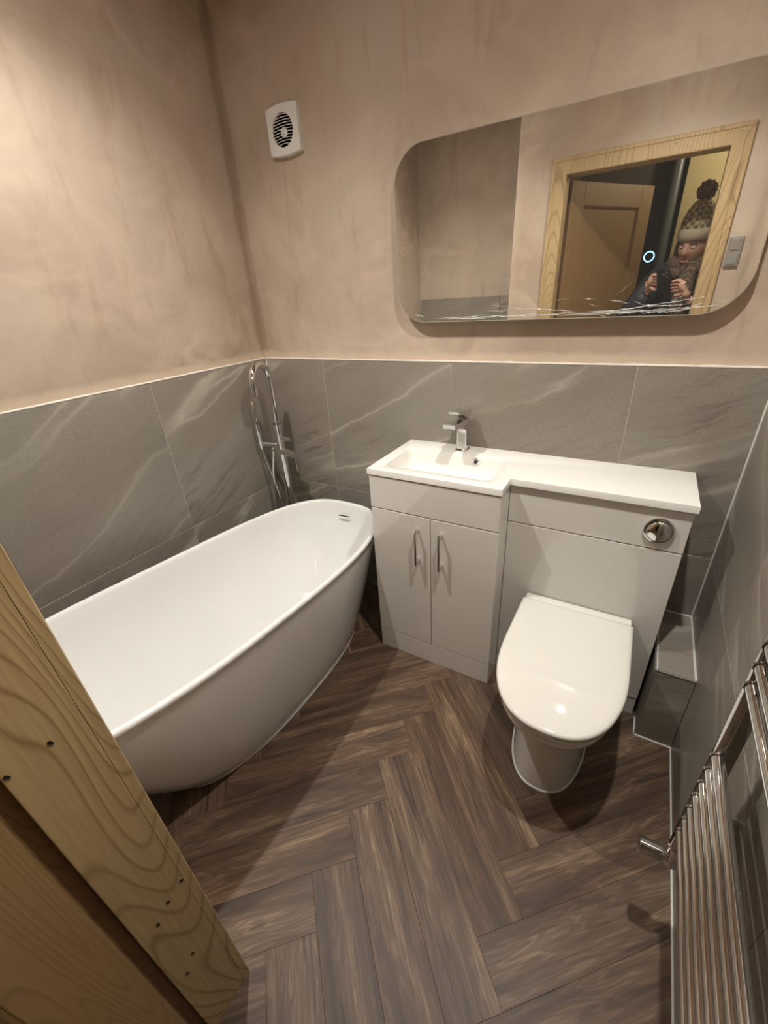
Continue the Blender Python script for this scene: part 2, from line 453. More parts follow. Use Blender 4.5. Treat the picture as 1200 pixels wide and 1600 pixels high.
# door frame (pine lining and architraves)
tf = struct('trim_2')
def vboard(name, x0, x1, y0, y1, z0, z1, bev=.003, parent=tf, mat=PINE, label=None): return box(name, x0, x1, y0, y1, z0, z1, mat, parent, bev, label=label)
LX0, LX1, LZ = 1.012, 1.700, 1.892
# left lining with notched nail holes, right lining, head
lin = vboard('lining_board', LX0 - .022, LX0, YFO, YF - .0003, .0, LZ, .0015)
vboard('lining_board', LX1, LX1 + .022, YFO, YF - .0003, 0, LZ, .0015)
vboard('lining_board', LX0 - .022, LX1 + .022, YFO, YF - .0003, LZ, LZ + .022, .0015)
box('rebate_strip', LX0 - .022, LX0 - .013, -1.545, YFO, 0, LZ, PINE_DARK, tf, .001)
# architraves: moulded profile, mitred
def architrave(side):
    prof = [(0, 0), (0, .0145), (.004, .0165), (.045, .0165), (.050, .0135), (.056, .0135), (.060, .0165), (.072, .0165), (.076, .013), (.076, 0)]  # (away from opening, out of wall)
    bm = bmesh.new(); rings = []
    y = YF
    if side == 'L': ends = [(lambda a: (LX0 - a, 0)), (lambda a: (LX0 - a, LZ + a))]
    if side == 'R': ends = [(lambda a: (LX1 + a, 0)), (lambda a: (LX1 + a, LZ + a))]
    if side == 'T': ends = [(lambda a: (LX0 - a, LZ + a)), (lambda a: (LX1 + a, LZ + a))]
    for e in ends: rings.append([(e(a)[0], y + t, e(a)[1]) for a, t in prof])
    loft(bm, rings); return link('architrave', finish(bm, auto=25), PINE, tf)
for s in 'LRT': architrave(s)
# nail and screw marks on the left lining
for (y, z) in ((-1.452, .941), (-1.498, .940), (-1.472, .47), (-1.446, .49), (-1.458, .30), (-1.480, .27), (-1.4155, .50), (-1.466, 1.30), (-1.44, 1.55)):
    bm = bmesh.new(); add_lathe(bm, [(.0006, 0), (.0036, .0004), (.0040, .0011), (.0030, .0013), (.0022, .0006)], 'X', (0, 0, 0), 10)
    for v in bm.verts: v.co = Vector((-v.co.x, v.co.y * .62, v.co.z * 1.25))
    link('nail_hole', finish(bm), BLACK, lin, (LX0 + .0001, y, z), (0.4, 0, 0))
# strike plate on left lining edge seen in mirror
box('strike_plate', LX0, LX0 + .0015, -1.475, -1.45, 1.38, 1.46, STEEL, lin, .0005)

# door leaf, open into the hall
dr = struct('door_1')
dr.location = (1.026, -1.522, 0); dr.rotation_euler = (0, 0, math.atan2(-.835, .55))
DL, DT, DH = .68, .035, 1.885
def dbox(name, s0, s1, n0, n1, z0, z1, mat=PINE_DARK, bev=.002, par=dr): return box(name, s0, s1, n0, n1, z0, z1, mat, par, bev)
# local: x along leaf, +y = face towards the camera (left of travel)
dbox('stile', 0, .105, -DT, 0, .006, DH); dbox('stile', DL - .105, DL, -DT, 0, .006, DH)
dbox('rail', .105, DL - .105, -DT, 0, .006, .22); dbox('rail', .105, DL - .105, -DT, 0, DH - .11, DH); dbox('rail', .105, DL - .105, -DT, 0, .82, .98)
dbox('panel', .105, DL - .105, -DT + .01, -.012, .22, .82, bev=0); dbox('panel', .105, DL - .105, -DT + .01, -.012, .98, DH - .11, bev=0)
for z0, z1 in ((.22, .82), (.98, DH - .11)):
    x0, x1 = .105, DL - .105; bm = bmesh.new(); m_ = .014
    loft(bm, [[(x0 + d, y, z0 + d), (x1 - d, y, z0 + d), (x1 - d, y, z1 - d), (x0 + d, y, z1 - d)] for d, y in ((0, -.012), (0, -.001), (.004, -.003), (m_, -.0115))], False, False)
    link('moulding', finish(bm), PINE_DARK, dr)
lathe('door_knob', [(.006, 0), (.024, .001), (.024, .006), (.009, .01), (.009, .03), (.022, .038), (.027, .052), (.02, .064), (.004, .067)], STEEL, dr, 'Y', (DL - .055, 0, .98)).scale = (1, -1, 1)

# ------------------------------------------------------------------ tiled pipe boxing
bx = thing('tiled_boxing', 'low grey tiled pipe boxing in the corner beside the toilet unit', 'boxing')
X0, Y0, ZB = 1.7555, -.321, .312
box('core', X0 + .008, W - .001, Y0 + .008, -.001, 0, ZB - .008, GROUT, bx)
tile_piece(bx, 'Y', X0 + .001, W, .003, ZB - .003, Y0 + .0085, Y0)
tile_piece(bx, 'X', Y0 + .001, -.001, .003, ZB - .003, X0 + .0085, X0)
tile_piece(bx, 'Z', X0 + .004, W, Y0 + .004, -.205, ZB - .0085, ZB)
tile_piece(bx, 'Z', X0 + .004, W, -.205, -.001, ZB - .0085, ZB)
box('corner_trim', X0 - .001, X0 + .003, Y0 - .001, Y0 + .003, .001, ZB, STEEL, bx, .0008)
box('edge_trim', X0, W - .002, Y0 - .001, Y0 + .003, ZB - .004, ZB + .0005, STEEL, bx, .0008)
box('edge_trim', X0 - .001, X0 + .003, Y0, -.002, ZB - .004, ZB + .0005, STEEL, bx, .0008)
seam((X0, Y0 - .001, .001), (W, Y0 - .001, .001), .004, 8, bx)
seam((X0 - .001, Y0, .001), (X0 - .001, -.25, .001), .004, 8, bx)
seam((W - .001, Y0 + .002, ZB + .001), (W - .001, -.002, ZB + .001), .0045, 8, bx)
seam((X0 + .006, Y0 + .004, ZB + .001), (X0 + .006, -.002, ZB + .001), .0025, 8, bx)
seam((X0 + .002, -.001, ZB + .001), (W - .002, -.001, ZB + .001), .0035, 8, bx)

# ------------------------------------------------------------------ bath
bath = thing('freestanding_bath', 'white freestanding slipper bath along the left wall', 'bath')
BC = (.468, -.850); BA, BB = .312, .752
def outline(ax, by, n, cx, cy, N=96):
    out = []
    for k in range(N):
        a = 2 * PI * k / N; c, s = math.cos(a), math.sin(a)
        out.append((cx + ax * math.copysign(abs(c) ** (2 / n), c), cy + by * math.copysign(abs(s) ** (2 / n), s)))
    return out
def rim_z(y): return .545 + .115 * (max(0, (-.15 - y)) / 1.45) ** 1.6
def bath_ring(ax, by, n, cx, cy, zf):
    return [(x, y, zf(x, y)) for x, y in outline(ax, by, n, cx, cy)]
bm = bmesh.new(); rings = []
A0, B0, C0 = .176, .478, (.468, -.712)       # foot
lv = [0, .02, .06, .12, .2, .3, .4, .5, .6, .7, .8, .9, .965]
for t in lv:
    f = t ** .80
    rings.append(bath_ring(A0 + (BA - A0) * f, B0 + (BB - B0) * (t ** .9), 2.5 + .5 * f, C0[0] + (BC[0] - C0[0]) * f, C0[1] + (BC[1] - C0[1]) * (t ** .9), lambda x, y, t=t: max(.006, t * rim_z(y))))
def R_(d, dz): rings.append(bath_ring(BA - d, BB - d, 3.0, *BC, lambda x, y: rim_z(y) + dz))
R_(-.0015, -.012); R_(0, -.005); R_(.004, -.001); R_(.009, 0); R_(.014, -.001); R_(.018, -.006); R_(.020, -.014)
# inside
IA, IB = .150, .44
for t in [.08, .2, .35, .5, .65, .78, .88, .95, .985, 1.0]:
    g = t ** 1.9 if t < 1 else 1
    a = (BA - .021) + (IA - (BA - .021)) * g; b = (BB - .021) + (IB - (BB - .021)) * (g * .8 + t * .2)
    if t > .95: a -= .03 * (t - .95) / .05; b -= .04 * (t - .95) / .05
    rings.append(bath_ring(a, b, 3.0 - .3 * t, BC[0], BC[1] + .06 * t, lambda x, y, t=t: (rim_z(y) - .014) * (1 - (1 - (1 - t) ** 1.0)) + .125 * (1 - (1 - t) ** 1.0)))
rings.append(bath_ring(.05, .2, 2.2, BC[0], BC[1] + .06, lambda x, y: .120))
loft(bm, rings)
shell = link('shell', finish(bm, smooth=True), ACRYLIC, bath)
bm = bmesh.new()
loft(bm, [bath_ring(A0 + .006, B0 + .006, 2.5, *C0, lambda x, y: .0003), bath_ring(A0 + .005, B0 + .005, 2.5, *C0, lambda x, y: .005), bath_ring(A0 - .002, B0 - .002, 2.5, *C0, lambda x, y: .008)])
link('sealant_bead', finish(bm, auto=40), SILICONE, bath)
# overflow slot, waste
ov = box('overflow_slot', -.028, .028, -.003, .003, -.0012, .0012, BLACK, bath, .0005)
ov.location = (.463, -.1395, .487); ov.rotation_euler = (.25, 0, .04)
lathe('waste', [(.006, 0), (.033, 0), (.034, .003), (.030, .006), (.012, .008)], CHROME, bath, 'Z', (BC[0], BC[1] + .08, .119))

# ------------------------------------------------------------------ bath shower mixer
PX, PY = .140, -.140
bt = thing('bath_shower_mixer', 'tall chrome floor-standing bath mixer with hand shower in the corner', 'tap', (PX, PY, 0))
lathe('floor_flange', [(.011, 0), (.04, 0), (.04, .006), (.018, .012), (.012, .05)], CHROME, bt)
tube('column', [(0, 0, .01), (0, 0, .905)], .0185, CHROME, bt, 24)
# hooked spout
arc = []; RB = .062
dxs, dys = .22, -.975
for k in range(25):
    a = PI * k / 24; arc.append((dxs * RB * (1 - math.cos(a)), dys * RB * (1 - math.cos(a)), 1.105 + RB * math.sin(a)))
tube('spout', [(0, 0, .895), (0, 0, 1.0)] + arc + [(arc[-1][0], arc[-1][1], 1.055)], .0148, CHROME, bt, 22)
lathe('collar', [(.0148, 0), (.0198, .001), (.0198, .008), (.0148, .010)], CHROME_D, bt, 'Z', (0, 0, .896))
# cross arms: handset holder to the left, control valve to the right
tube('holder_arm', [(0, 0, .798), (-.112, -.03, .798)], .0115, CHROME, bt, 18)
lathe('holder_cup', [(.008, 0), (.014, 0), (.015, .03), (.009, .03)], CHROME, bt, 'Z', (-.100, -.03, .787))
bb = tube('handset', [(-.100, -.030, .775), (-.100, -.030, .83), (-.102, -.034, .99), (-.102, -.034, 1.0)], .0105, CHROME, bt, 18, rs=[.009, .0125, .0125, .009])
lathe('hose_union', [(.006, 0), (.009, 0), (.009, .022), (.006, .026)], CHROME, bt, 'Z', (-.045, -.012, .758))
def bez(p, n=26):
    o = []
    for i in range(n + 1):
        t = i / n; o.append(sum((Vector(q) * c for q, c in zip(p, ((1 - t) ** 3, 3 * t * (1 - t) ** 2, 3 * t * t * (1 - t), t ** 3))), Vector()))
    return o
def crom(P, n=7):
    P = [Vector(p) for p in P]; P = [P[0] * 2 - P[1]] + P + [P[-1] * 2 - P[-2]]; o = []
    for a, b, c, d in zip(P, P[1:], P[2:], P[3:]):
        for k in range(n):
            t = k / n; o.append(.5 * (2 * b + (c - a) * t + (2 * a - 5 * b + 4 * c - d) * t * t + (3 * b - a - 3 * c + d) * t ** 3))
    return o + [P[-2]]
hose = crom([(-.100, -.030, .78), (-.082, -.030, .711), (-.062, -.028, .627), (-.050, -.026, .558), (-.035, -.028, .498), (-.015, -.026, .40), (-.005, -.02, .28), (-.035, -.02, .20), (-.062, -.032, .28), (-.064, -.038, .40), (-.060, -.038, .479), (-.056, -.036, .558), (-.055, -.032, .637), (-.053, -.02, .704), (-.045, -.012, .76)])
tube('hose', hose, .0062, CHROME, bt, 12)
tube('diverter', [(0, 0, .835), (.066, -.014, .835)], .0095, CHROME, bt, 16)
tube('valve_body', [(0, 0, .768), (.108, -.022, .768)], .0175, CHROME, bt, 22)
tube('lever', [(.098, -.020, .765), (.100, -.021, .69)], .0048, CHROME_D, bt, 10)

# ------------------------------------------------------------------ vanity cabinet
SX0, SXM, SX1 = .762, 1.246, 1.745
vc = thing('vanity_cabinet', 'white gloss two-door vanity cabinet under the basin', 'cabinet')
YD = -.3485
box('carcass', SX0 + .001, SXM - .0175, -.331, -.002, .0, .768, GLOSS, vc, .001)
box('side_panel', SXM - .017, SXM - .0005, -.3315, -.002, 0, .823, GLOSS, vc, .0015)
box('fascia', SX0, SXM, YD, -.332, .6955, .822, GLOSS, vc, .002)
box('plinth', SX0 + .001, SXM - .001, YD + .0005, -.332, .001, .1005, GLOSS, vc, .001)
XM = 1.0035
for (a, b, hx) in ((SX0, XM - .0015, .9565), (XM + .0015, SXM, 1.0485)):
    d = box('door', a, b, YD, -.332, .1035, .6925, GLOSS, vc, .002)
    bm = bmesh.new()
    add_box(bm, hx - .0045, hx + .0045, YD - .030, YD - .024, .500, .652, .0008)
    for zz in (.512, .640): add_box(bm, hx - .0045, hx + .0045, YD - .027, YD, zz - .005, zz + .005, .0006)
    link('handle', finish(bm, auto=40), CHROME, d)
# ------------------------------------------------------------------ wc unit
wc = thing('toilet_unit', 'white gloss back-to-wall toilet unit with round chrome flush button', 'cabinet')
YP = -.2435
box('carcass', SXM + .001, SX1 - .001, YP + .017, -.002, 0, .823, GLOSS, wc, .001)
box('upper_panel', SXM + .0005, SX1, YP, YP + .016, .690, .8225, GLOSS, wc, .0015)
box('lower_panel', SXM + .0005, SX1, YP, YP + .016, .0835, .6865, GLOSS, wc, .0015)
box('plinth', SXM + .0005, SX1 - .001, YP + .003, YP + .016, .001, .0805, GLOSS, wc, .001)
fb = lathe('flush_button', [(.037, -.002), (.040, 0), (.040, .006), (.037, .010), (.033, .0105), (.0325, .0085)], CHROME, wc, 'Y', (1.674, YP, .753), 48)
lathe('button_dome', [(.032, .008), (.0315, .011), (.028, .0145), (.02, .0175), (.01, .0190), (.002, .0193)], CHROME, fb, 'Y', (1.674, YP, .753), 48)
# ------------------------------------------------------------------ L-shaped basin top
bt_ = thing('basin_worktop', 'white L-shaped basin top with moulded rectangular bowl', 'basin')
TX0, TXM, TX1 = .7575, 1.2485, 1.7505; D1, D2 = -.3515, -.2555; ZT, ZU = .850, .8262
bm = bmesh.new()
# top face as grid of quads with a hole, then bowl lofted in
bowl = dict(x0=.800, x1=1.196, y0=-.305, y1=-.098)
def rr(d, r, z, n=8, sh=0): return [(x, y, z) for x, y in rrect(bowl['x0'] + d, bowl['x1'] - d, bowl['y0'] + d, bowl['y1'] - d, r, n)]
outer = [(TX0, 0 - .001), (TX0, D1), (TXM, D1), (TXM, D2), (TX1, D2), (TX1, -.001)]
# bevelled outer boundary
def ring_out(d, z): 
    return [(TX0 + d, -.001, z), (TX0 + d, D1 + d, z), (TXM - d, D1 + d, z), (TXM - d, D2 + d, z), (TX1 - d, D2 + d, z), (TX1 - d, -.001, z)]
vr = loft(bm, [ring_out(.003, ZU), ring_out(.0, ZU + .001), ring_out(0, ZT - .003), ring_out(.0009, ZT - .0009), ring_out(.003, ZT)], cap0=False, cap1=False)
inner = [bm.verts.new(p) for p in rr(0, .035, ZT)]
n_in = len(inner)
top_loop = vr[-1]
es = [bm.edges.new((top_loop[i], top_loop[(i + 1) % 6])) if not bm.edges.get((top_loop[i], top_loop[(i + 1) % 6])) else bm.edges.get((top_loop[i], top_loop[(i + 1) % 6])) for i in range(6)]
es += [bm.edges.new((inner[i], inner[(i + 1) % n_in])) for i in range(n_in)]
bmesh.ops.triangle_fill(bm, use_beauty=True, use_dissolve=False, edges=es)
prev = inner
for d, r, z in ((.0012, .034, ZT - .0006), (.0030, .033, ZT - .003), (.006, .031, ZT - .012), (.012, .03, ZT - .035), (.020, .03, ZT - .055), (.034, .03, ZT - .067), (.055, .03, ZT - .073), (.085, .02, ZT - .076)):
    cur = [bm.verts.new(p) for p in rr(d, r, z)]
    for k in range(n_in): bm.faces.new((prev[k], prev[(k + 1) % n_in], cur[(k + 1) % n_in], cur[k]))
    prev = cur
bm.faces.new(prev)
bo = link('worktop', finish(bm, auto=32), RESIN, bt_)
of = lathe('overflow_ring', [(.0065, 0), (.0115, 0), (.012, .002), (.0095, .0035), (.0068, .003)], CHROME, bt_, 'Y', (1.080, -.1085, .832), 28, hollow=True)
lathe('overflow_hole', [(.0001, .0015), (.0068, .0015), (.0068, .0025), (.0001, .0025)], BLACK, of, 'Y', (1.080, -.1085, .832), 20)
lathe('waste', [(.004, 0), (.028, 0), (.029, .002), (.024, .004), (.01, .005)], CHROME, bt_, 'Z', (1.0, -.2, ZT - .076))

# ------------------------------------------------------------------ basin tap
tp = thing('basin_mixer_tap', 'small chrome single-lever mixer tap behind the basin bowl', 'tap', (1.005, -.050, ZT))
bm = bmesh.new(); loft(bm, [[(x, y, z) for x, y in rrect(-w_, w_, -w_, w_, .007, 4)] for w_, z in ((.0245, .0002), (.0245, .004), (.022, .006), (.0195, .008), (.0190, .05), (.0195, .1125))])
link('body', finish(bm, auto=40), CHROME, tp)
bm = bmesh.new()
sect = lambda y, w_, z0, z1: [(-w_, y, z0), (w_, y, z0), (w_, y, z1), (-w_, y, z1)]
loft(bm, [sect(.0185, .0215, .090, .124), sect(-.018, .0215, .084, .124), sect(-.05, .0220, .098, .127), sect(-.10, .0225, .112, .131), sect(-.138, .0225, .119, .134)])
bmesh.ops.bevel(bm, geom=[e for e in bm.edges], offset=.0012, segments=2, affect='EDGES')
link('spout', finish(bm, auto=35), CHROME, tp)
lathe('aerator', [(.0105, 0), (.0105, .006), (.009, .006), (.009, .001)], CHROME_D, tp, 'Z', (0, -.122, .114), 20)
bm = bmesh.new(); add_lathe(bm, [(.0165, .121), (.0165, .132), (.015, .134)], 'Z', (0, 0, 0), 24); link('neck', finish(bm, auto=40), CHROME_D, tp)
bm = bmesh.new()
loft(bm, [sect(.022, .0225, .130, .152), sect(-.015, .0225, .130, .158), sect(-.05, .0215, .147, .163), sect(-.095, .020, .160, .169)])
bmesh.ops.bevel(bm, geom=[e for e in bm.edges], offset=.0012, segments=2, affect='EDGES')
link('lever', finish(bm, auto=35), CHROME, tp)

# ------------------------------------------------------------------ toilet
tl = thing('toilet_pan', 'white ceramic back-to-wall toilet with closed D-shaped lid', 'toilet')
TCX = 1.5035
def dring(hw, yb, yf, z, n=44, wid=1.0, taper=0.0):
    """D-shape: straight back at yb, curved front at yf"""
    out = []
    ys = yb - (yb - yf) * .43
    out.append((TCX + hw * (1 - taper), yb, z))
    for k in range(n + 1):
        a = PI * k / n; c, s = math.cos(a), math.sin(a)
        e = 2 / 2.4
        out.append((TCX + hw * math.copysign(abs(c) ** e, c), ys - (ys - yf) * abs(s) ** e, z))
    out.append((TCX - hw * (1 - taper), yb, z))
    return [out[0]] + out[1:]
bm = bmesh.new()
L = [(.1125, -.246, -.662, .0005), (.112, -.246, -.660, .03), (.107, -.246, -.648, .12), (.105, -.246, -.646, .19), (.110, -.246, -.655, .235), (.128, -.246, -.690, .275), (.152, -.246, -.733, .315), (.166, -.246, -.757, .350), (.170, -.246, -.764, .378), (.168, -.248, -.761, .3835)]
loft(bm, [dring(a, b, c, z) for a, b, c, z in L])
link('pan', finish(bm, auto=50), CERAMIC, tl)
bm = bmesh.new()
loft(bm, [dring(a, b, c, z, taper=.02) for a, b, c, z in ((.166, -.262, -.758, .3845), (.1715, -.260, -.767, .387), (.1725, -.26, -.769, .396), (.170, -.262, -.765, .3995))])
link('seat', finish(bm, auto=50), CERAMIC, tl)
bm = bmesh.new()
LD = [(.168, -.284, -.764, .4005), (.1735, -.281, -.773, .4035), (.1745, -.280, -.776, .414), (.1735, -.281, -.7745, .4195), (.170, -.285, -.769, .4225), (.160, -.295, -.755, .4245), (.13, -.325, -.715, .4268), (.09, -.38, -.65, .4285), (.045, -.44, -.57, .4292)]
loft(bm, [dring(a, b, c, z, taper=.012) for i, (a, b, c, z) in enumerate(LD)])
link('lid', finish(bm, auto=60), CERAMIC, tl)
box('hinge_cover', TCX - .166, TCX + .166, -.279, -.2475, .384, .421, CERAMIC, tl, .006, 3)
bm = bmesh.new(); loft(bm, [dring(.1165, -.246, -.6665, .0003), dring(.1155, -.246, -.6655, .004), dring(.1115, -.246, -.661, .006)])
link('sealant_bead', finish(bm, auto=40), SILICONE, tl)

# ------------------------------------------------------------------ mirror
mr = thing('wall_mirror', 'large frameless rounded mirror with film along its lower edge', 'mirror')
MX0, MX1, MZ0, MZ1, MY = .742, 1.746, 1.300, 1.803, -.033
MIR = NT('mirror_glass'); MIR.b.inputs['Metallic'].default_value = .98; MIR.b.inputs['Roughness'].default_value = .012
MIR.base(MIR.ramp(MIR.noise(MIR.coord(), 3, 2), [(.3, (.86, .85, .81)), (.7, (.89, .88, .84))]))
bm = bmesh.new(); loft(bm, [[(x, y, z) for x, z in rrect(MX0 + d, MX1 - d, MZ0 + d, MZ1 - d, .105, 16)] for d, y in ((0, MY + .004), (0, MY + .0006), (.0006, MY))])
link('glass', finish(bm, auto=30), MIR.m, mr)
prism('backing', rrect(MX0 + .012, MX1 - .012, MZ0 + .012, MZ1 - .012, .095, 12), MY + .0042, PT, plain('mirror_back_board', (.42, .38, .33), .5), mr)
bm = bmesh.new()
po, pi_ = rrect(MX0 + .0002, MX1 - .0002, MZ0 + .0002, MZ1 - .0002, .1048, 16), rrect(MX0 + .002, MX1 - .002, MZ0 + .002, MZ1 - .002, .103, 16)
vs = loft(bm, [[(x, MY - .0004, z) for x, z in po], [(x, MY - .0004, z) for x, z in pi_], [(x, MY - .0001, z) for x, z in pi_], [(x, MY - .0001, z) for x, z in po]], False, False)
link('polished_edge', finish(bm), plain('frosted_glass_edge', (.34, .30, .24), .25), mr)
# touch sensor ring
bm = bmesh.new(); add_lathe(bm, [(.0100, 0), (.0100, .0012), (.0128, .0012), (.0128, 0)], 'Y', (1.507, MY - .0003, 1.446), 32, True)
link('touch_sensor', finish(bm), RING, mr, label='glowing blue ring')
# crumpled protective film along the lower edge
FILM = NT('clear_film'); FILM.b.inputs['Base Color'].default_value = (.9, .9, .88, 1); FILM.b.inputs['Roughness'].default_value = .18
FILM.b.inputs['Transmission Weight'].default_value = .6; FILM.b.inputs['Alpha'].default_value = .55; FILM.b.inputs['IOR'].default_value = 1.3; FILM.b.inputs['Specular IOR Level'].default_value = 1.0
nz = FILM.noise(FILM.coord(), 90, 4); FILM.bump(nz, .8, .002)
bm = bmesh.new()
def fold(x0, z0, x1, z1, wdt, amp=.003):
    n = max(6, int(abs(x1 - x0) / .008) + 4); pr = []
    d = Vector((x1 - x0, 0, z1 - z0)); L_ = d.length; d.normalize(); nn = Vector((-d.z, 0, d.x)); off = 0
    for i in range(n + 1):
        t = i / n; off += random.uniform(-amp, amp) * .6; off *= .85
        c = Vector((x0, 0, z0)) + d * L_ * t + nn * off; hw = wdt * math.sin(PI * min(1, max(.06, t))) * random.uniform(.5, 1.1) * .5 + .00015
        yy = MY - .0012 - random.random() * .0022
        pr.append((Vector((c.x, MY - .0006, c.z)) + nn * hw, Vector((c.x, yy, c.z)), Vector((c.x, MY - .0006, c.z)) - nn * hw))
    vv = [[bm.verts.new(q) for q in r] for r in pr]
    for a, b in zip(vv, vv[1:]):
        bm.faces.new((a[0], a[1], b[1], b[0])); bm.faces.new((a[1], a[2], b[2], b[1]))
xs = [MX0 + .045 + i * .075 for i in range(13)]
def zlow(x):
    e = min(x - MX0, MX1 - x); return MZ0 + .008 + (.105 - math.sqrt(max(0, .105 ** 2 - (.105 - min(e, .105)) ** 2)))
for i in range(24):
    x = MX0 + .045 + random.random() * .80; l_ = random.uniform(.05, .20)
    x2 = min(x + l_, MX1 - .035); fold(x, zlow(x) + random.uniform(0, .008), x2, zlow(x2) + random.uniform(0, .010), random.uniform(.0015, .0042))
for i in range(14):
    x = random.uniform(1.05, 1.70); z = zlow(x) + random.uniform(.01, .05); a = random.uniform(-.5, .9); l_ = random.uniform(.02, .07)
    fold(x, z, min(x + l_ * math.cos(a), MX1 - .02), z + l_ * math.sin(a), random.uniform(.0006, .0016))
for i in range(12):
    x = random.uniform(.98, 1.12); z = zlow(x) + random.uniform(.03, .16); a = random.uniform(.3, 1.1); l_ = random.uniform(.012, .035)
    fold(x, z, x + l_ * math.cos(a), z + l_ * math.sin(a), random.uniform(.0008, .0016), .001)
fold(1.16, 1.335, 1.36, 1.318, .002); fold(1.36, 1.318, 1.64, 1.330, .003); fold(1.45, 1.315, 1.66, 1.345, .0025)
fo = link('protective_film', finish(bm), FILM.m, mr, label='crumpled clear film'); fo['kind'] = 'stuff'

# ------------------------------------------------------------------ extractor fan
FX, FZ, FW, FH = .292, 1.934, .070, .0715
fn = thing('extractor_fan', 'square white extractor fan high on the back wall', 'fan')
def fan_outline(s):
    pts = []
    for k in range(13):
        t = -1 + k / 6; pts.append((FX - t * FW * s, FZ + (FH - .007 * t * t) * s))
    for k in range(1, 9): pts.append((FX - FW * s, FZ + (FH - .007) * s * (1 - k / 4.5)))
    for k in range(13):
        t = 1 - k / 6; pts.append((FX - t * FW * s, FZ - (FH - .007 * t * t) * s))
    for k in range(1, 9): pts.append((FX + FW * s, FZ - (FH - .007) * s * (1 - k / 4.5)))
    return pts
N = 26; FR = .0475
bm = bmesh.new()
yo = PT
outs = fan_outline(1.0); outs2 = fan_outline(.965)
lo = [[(x, yo, z) for x, z in outs], [(x, -.0095, z) for x, z in outs], [(x, -.0125, z) for x, z in outs2]]
# hole ring matched by angle
hole = []
for x, z in outs2:
    a = math.atan2(z - FZ, x - FX); hole.append((FX + FR * math.cos(a), FZ + FR * math.sin(a)))
lo += [[(x, -.0125, z) for x, z in hole], [(x, -.004, z) for x, z in hole]]
loft(bm, lo, True, True)
link('housing', finish(bm, auto=30), PLASTIC, fn)
bm = bmesh.new(); add_lathe(bm, [(.001, .0035), (FR - .0005, .0035), (FR - .0005, .0040), (.001, .0040)], 'Y', (FX, 0, FZ), 40); link('dark_recess', finish(bm), BLACK, fn)
for i in range(11):
    z = -.040 + i * .008; hw = math.sqrt(max(0, (FR - .001) ** 2 - z * z)); bmm = bmesh.new(); pts = []
    for k in range(9):
        t = -1 + k / 4; pts.append((FX + t * hw, -.0085, FZ + z + .003 * (1 - t * t)))
    rings = []
    for (x, y, zz) in pts: rings.append([(x, y - .002, zz - .0008), (x, y - .002, zz + .0012), (x, y + .004, zz + .0028), (x, y + .004, zz + .0012)])
    loft(bmm, rings); link('slat', finish(bmm), PLASTIC, fn)
hb = lathe('hub', [(.001, .009), (.0135, .009), (.0135, .0135), (.012, .0145), (.001, .0148)], PLASTIC, fn, 'Y', (FX + .006, 0, FZ - .008), 30)
pts = [(FX + .006 + .0055 * math.cos(a), -.0151, FZ - .008 + .0055 * math.sin(a)) for a in [math.radians(40 + k * 20) for k in range(15)]]
tube('emblem', pts, .0008, STEEL, hb, 6)

# ------------------------------------------------------------------ towel radiator
rd = thing('towel_radiator', 'tall chrome ladder towel radiator on the right wall', 'radiator', (0, 0, 0))
RX, RY0, RY1 = 1.802, -.845, -1.365
def rail(y):
    bm = bmesh.new()
    poly = []
    for k in range(13):
        a = PI / 2 + PI * k / 12; poly.append((RX - .004 + .013 * math.cos(a), y + .0145 * math.sin(a)))
    poly += [(RX + .012, y - .0145), (RX + .012, y + .0145)]
    loft(bm, [[(x, yy, z) for x, yy in poly] for z in (.335, 1.19)])
    return link('rail', finish(bm, auto=35), CHROME_M, rd)
rail(RY0); rail(RY1)
for z in [.405 + i * .0405 for i in range(7)] + [.825 + i * .042 for i in range(5)] + [1.12, 1.16]:
    pts = [(RX - .012, RY0 - .013, z), (RX - .012, RY0 - .022, z), (RX - .012, RY1 + .022, z), (RX - .012, RY1 + .013, z)]
    tube('bar', pts, .0098, CHROME, rd, 16)
bm = bmesh.new()
for z in [.405 + i * .0405 for i in range(7)] + [.825 + i * .042 for i in range(5)] + [1.12, 1.16]:
    for y in (RY0 - .016, RY1 + .016): add_lathe(bm, [(.0085, -.002), (.0116, -.002), (.0116, .0022), (.0085, .0022)], 'Y', (RX - .012, y, z), 14)
cl_ = link('bar_collar', finish(bm, auto=40), CHROME_D, rd); cl_['kind'] = 'stuff'
for y in (RY0, RY1):
    for z in (.48, 1.08):
        tube('wall_bracket', [(RX + .010, y - .0, z), (W + .001, y - .0, z)], .008, CHROME, rd, 12)
for y in (RY0, RY1):
    v = lathe('valve', [(.009, .262), (.013, .264), (.013, .30), (.016, .302), (.016, .322), (.011, .324), (.011, .337)], CHROME, rd, 'Z', (RX, y, 0), 24)
    bm = bmesh.new(); add_tube(bm, [(RX, y, .280), (RX - .020, y, .280), (RX - .021, y, .280), (RX - .062, y, .280), (RX - .064, y, .280)], .0, 22, rs=[.011, .011, .0175, .0175, .015])
    link('valve_head', finish(bm, auto=40), CHROME, v)
    tube('tail_pipe', [(RX, y, .275), (RX + .03, y, .275), (W + .001, y, .275)], .0075, CHROME, v, 12)
    for z in (.2585,): pass

